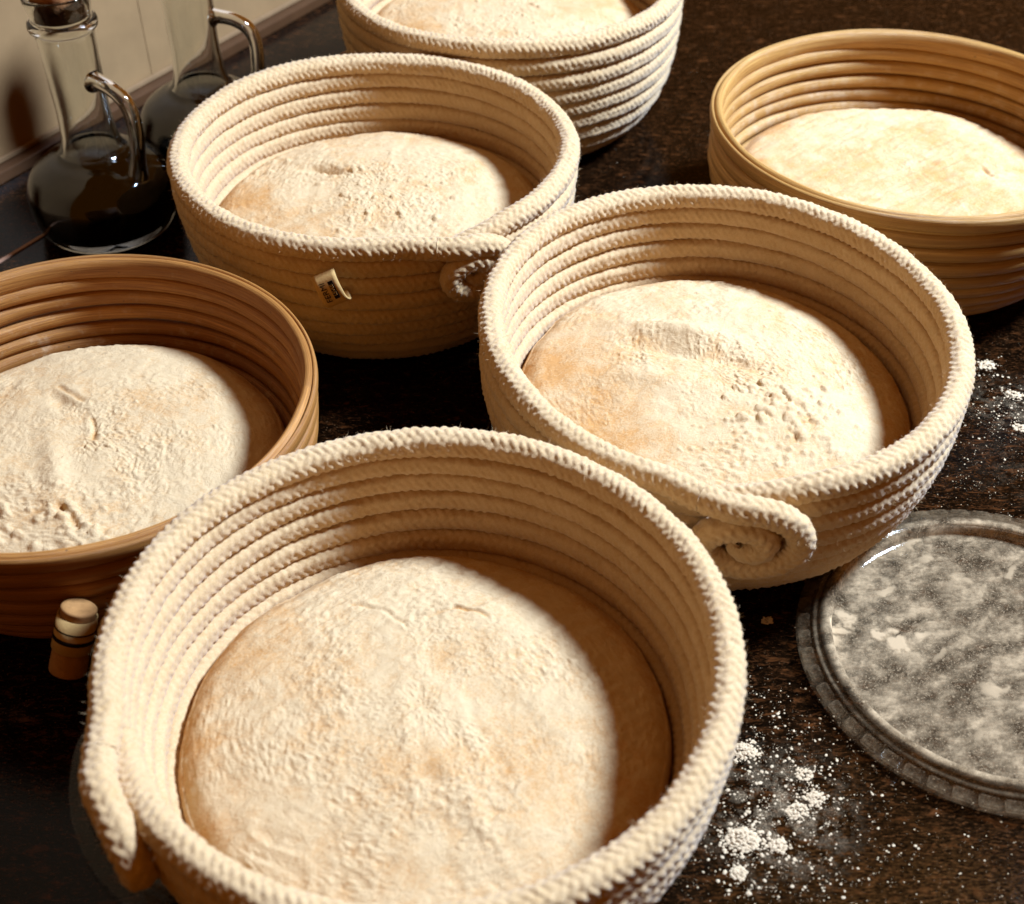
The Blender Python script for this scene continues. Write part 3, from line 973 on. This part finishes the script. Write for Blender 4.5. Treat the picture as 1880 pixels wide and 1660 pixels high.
# ------------------------------------------------------------------ tags on baskets
def ribbon(name, pts, width, wdir, mat, parent, th=0.0005, sub=6):
    P = smooth_profile(pts, sub) if len(pts[0]) == 2 else None
    Q = np.array(pts, float)
    Q = np.vstack([2 * Q[0] - Q[1], Q, 2 * Q[-1] - Q[-2]])
    out = []
    for i in range(1, len(Q) - 2):
        tt = np.linspace(0, 1, sub, endpoint=False)[:, None]
        a, b, c, d = Q[i - 1], Q[i], Q[i + 1], Q[i + 2]
        out.append(0.5 * ((2 * b) + (-a + c) * tt + (2 * a - 5 * b + 4 * c - d) * tt ** 2 + (-a + 3 * b - 3 * c + d) * tt ** 3))
    out.append(Q[-2][None])
    C = np.vstack(out)
    T = np.gradient(C, axis=0)
    T /= np.linalg.norm(T, axis=1)[:, None]
    wd = np.array(wdir, float)
    wd /= np.linalg.norm(wd)
    Nn = np.cross(T, wd)
    Nn /= np.linalg.norm(Nn, axis=1)[:, None]
    ws = np.linspace(-0.5, 0.5, 7)
    rows = []
    for sgn in (1, -1):
        rows.append(C[:, None] + wd[None, None] * (ws * width * sgn)[None, :, None] + Nn[:, None] * (th * sgn))
    V = np.concatenate(rows, 1)
    n, m = V.shape[:2]
    F = grid_faces(n, m, False, True)
    caps = np.array([[j, j + 1, m - 2 - j, m - 1 - j] for j in range(6)])
    F = np.vstack([F, caps, (n - 1) * m + caps[:, ::-1]])
    return mesh_np(name, V.reshape(-1, 3), F, mat, parent), C, Nn, wd


def text_on(body, size, origin, xdir, normal, mat, parent, name='lettering', ext=0.00006):
    cu = bpy.data.curves.new(name, 'FONT')
    cu.body = body
    cu.size = size
    cu.extrude = ext
    cu.align_x = 'CENTER'
    cu.align_y = 'CENTER'
    tmp = bpy.data.objects.new(name, cu)
    COL.objects.link(tmp)
    bpy.context.view_layer.update()
    me = bpy.data.meshes.new_from_object(tmp.evaluated_get(bpy.context.evaluated_depsgraph_get()))
    bpy.data.objects.remove(tmp, do_unlink=True)
    me.name = name
    me.materials.clear()
    me.materials.append(mat)
    o = bpy.data.objects.new(name, me)
    COL.objects.link(o)
    x = Vector(xdir).normalized()
    nn = Vector(normal).normalized()
    y = nn.cross(x)
    mw = Matrix((x, y, nn)).transposed().to_4x4()
    mw.translation = Vector(origin)
    o.parent = parent
    o.matrix_local = mw
    return o


def local_frame(phi):
    er = np.array([math.cos(phi), math.sin(phi), 0])
    et = np.array([-math.sin(phi), math.cos(phi), 0])
    return er, et, np.array([0, 0, 1.0])


# tag on the basket beside the bottle: a small folded tape, tilted, printed black
er, et, ez = local_frame(rad(-97.5))
base = er * 0.1165 + ez * 0.0845
q = lambda r, t_, z: base + er * r + et * t_ + ez * z
tdir = et * 0.88 + ez * 0.42 - er * 0.1
tape, C, Nn, wd = ribbon('cloth_tag', [q(0.0035, -.004, .001), q(0.0075, -.002, -.001), q(0.0095, .0005, -.0060), q(0.0090, .003, -.0125), q(0.0062, .0045, -.0152), q(0.0030, .002, -.0120)],
                         0.0135, tdir, M_TAG, basket_C, 0.0004)
mid = len(C) * 2 // 5
pc, pn, ptan = C[mid], Nn[mid], (C[mid + 1] - C[mid - 1])
pn = pn if pn @ np.array([0, -1, 0.4]) > 0 else -pn
ptan = ptan / np.linalg.norm(ptan)
# black bar and the lettering
bar_c = pc + wd * 0.0026 + pn * 0.00055
bx, by = ptan, wd
Vb = np.array([bar_c + bx * sx * 0.0052 + by * sy * 0.0014 + pn * h for h in (-0.0004, 0.0002) for sx, sy in ((-1, -1), (1, -1), (1, 1), (-1, 1))])
Fb = np.array([[4, 5, 6, 7], [0, 3, 2, 1], [0, 1, 5, 4], [1, 2, 6, 5], [2, 3, 7, 6], [3, 0, 4, 7]])
bar = mesh_np('printed_bar', Vb, Fb, M_INK, basket_C, smooth=False)
bar.parent = tape
text_on('FERMI', 0.0046, pc - wd * 0.0022 + pn * 0.0006, -bx, pn, M_INK, tape)
text_on('LEVEE', 0.0026, bar_c + pn * 0.00030, -bx, pn, M_TAG, tape)

# short peg with a printed paper band sticking out of the brown cane basket
er, et, ez = local_frame(rad(-79.5))
p_in, p_out = np.array([0.0275, -0.1190, 0.0610]), np.array([0.0188, -0.1300, 0.0325])
ax = (p_out - p_in) / np.linalg.norm(p_out - p_in)
u1 = np.cross(ax, [0, 0, 1.0])
u1 /= np.linalg.norm(u1)
u2 = np.cross(u1, ax)
Lp = np.linalg.norm(p_out - p_in)


def peg_shape(name, prof, mat, parent):
    V, F = lathe(prof, 40)
    V = p_in + V[:, :1] * u1 + V[:, 1:2] * u2 + V[:, 2:3] * ax
    return mesh_np(name, V, F, mat, parent)


peg = peg_shape('peg', smooth_profile([(0.0, 0.0), (0.0070, 0.0), (0.0074, 0.004), (0.0078, Lp * 0.6), (0.0080, Lp - 0.0020), (0.0070, Lp - 0.0003), (0.0, Lp)], 4), M_PEG, basket_D)
tag(peg, 'short round peg with a cream printed band')
peg_shape('paper_band', [(0.0078, Lp * 0.12), (0.0084, Lp * 0.12), (0.00862, Lp * 0.62), (0.0083, Lp * 0.625)], M_TAG, peg)
for f0, w_ in ((0.30, 0.0003), (0.44, 0.0009)):
    zc = Lp * f0
    r_ = 0.00848 + 0.0002 * (f0 - 0.2) / 0.48
    peg_shape('printed_line', [(r_ - 0.0002, zc - w_), (r_ + 0.00022, zc - w_), (r_ + 0.00026, zc + w_), (r_ - 0.0002, zc + w_)], M_INK, peg)


# ------------------------------------------------------------------ flour spilled on the counter
def flour_dust():
    rn = np.random.RandomState(5)
    cl = [((.114, .318), .020, 900, 1.0), ((.100, .342), .009, 260, 1.1), ((.093, .298), .010, 330, 1.2), ((.091, .282), .010, 180, 1.0), ((.117, .294), .016, 420, 0.9),
          ((.131, .336), .018, 320, 0.8), ((.111, .365), .013, 140, 0.6), ((.282, .575), .012, 320, 0.9), ((.290, .560), .016, 300, 0.9), ((.279, .612), .006, 90, 1.1),
          ((.262, .520), .035, 620, 0.45), ((.12, .28), .045, 700, 0.55), ((.150, .30), .03, 260, 0.6), ((.245, .50), .02, 240, 0.4), ((.10, .90), .08, 120, 0.45), ((.13, .84), .05, 70, 0.45),
          ((.02, .55), .05, 60, 0.35), ((.275, .565), .03, 1300, 0.55), ((.15, .275), .05, 900, 0.5), ((.13, .36), .03, 260, 0.5), ((.25, .60), .05, 320, 0.35)]
    base = []
    for i in range(5):
        x = 2 * PI * i / 5
        base.append((math.cos(x), math.sin(x), 0.0))
    base += [(0.45, 0.1, 0.62), (-0.3, 0.3, 0.62), (-0.1, -0.45, 0.62)]
    base = np.array(base)
    fc = np.array([[0, 1, 5], [1, 6, 5], [1, 2, 6], [2, 3, 6], [3, 7, 6], [3, 4, 7], [4, 0, 7], [0, 5, 7], [5, 6, 7]])
    Vs, Fs, k = [], [], 0
    last = None
    for (c, sp, cnt, sz) in cl:
        for _ in range(cnt):
            x, y = c[0] + rn.normal(0, sp), c[1] + rn.normal(0, sp)
            if rn.rand() < 0.35:
                continue
            if rn.rand() < 0.45 and last is not None:
                x, y = last[0] + rn.normal(0, 0.0016), last[1] + rn.normal(0, 0.0016)
            last = (x, y)
            s = sz * (0.00012 + 0.00066 * rn.rand() ** 5)
            an = rn.rand() * 2 * PI
            ca, sa = math.cos(an), math.sin(an)
            b = base * np.array([s * rn.uniform(.8, 1.5), s, s * rn.uniform(.4, .9)])
            Vs.append(np.stack([x + b[:, 0] * ca - b[:, 1] * sa, y + b[:, 0] * sa + b[:, 1] * ca, b[:, 2] + 0.0001], 1))
            Fs.append(fc + k)
            k += 8
    # denser little heaps
    for (c, r, cnt) in (((.0935, .2985), .0055, 420), ((.100, .342), .0042, 220), ((.1185, .312), .0036, 150), ((.1075, .296), .0030, 130), ((.090, .2835), .0028, 120),
                        ((.127, .3185), .0030, 110), ((.2865, .585), .0035, 110), ((.2795, .6125), .0036, 130), ((.121, .4165), .0022, 60), ((.124, .330), .0030, 80), ((.282, .556), .003, 80)):
        for _ in range(cnt):
            d = r * math.sqrt(rn.rand()) * (1 if rn.rand() < .8 else 1.5)
            an = rn.rand() * 2 * PI
            x, y = c[0] + d * math.cos(an) * 1.25, c[1] + d * math.sin(an)
            s = 0.00025 + 0.00065 * rn.rand() ** 2
            h = max(0.0, 0.0020 * (1 - (d / r) ** 2)) * rn.rand() * (r / 0.0045)
            b = base * np.array([s * 1.2, s, s])
            Vs.append(np.stack([x + b[:, 0], y + b[:, 1], b[:, 2] + h + 0.0001], 1))
            Fs.append(fc + k)
            k += 8
    o = mesh_np('spilled_flour', np.vstack(Vs), np.vstack(Fs), M_FLOUR)
    tag(o, 'white flour specks and small heaps scattered over the dark counter', 'flour', kind='stuff')


flour_dust()
tri = sum(len(p.vertices) - 2 for m_ in bpy.data.meshes for p in m_.polygons) if False else 0
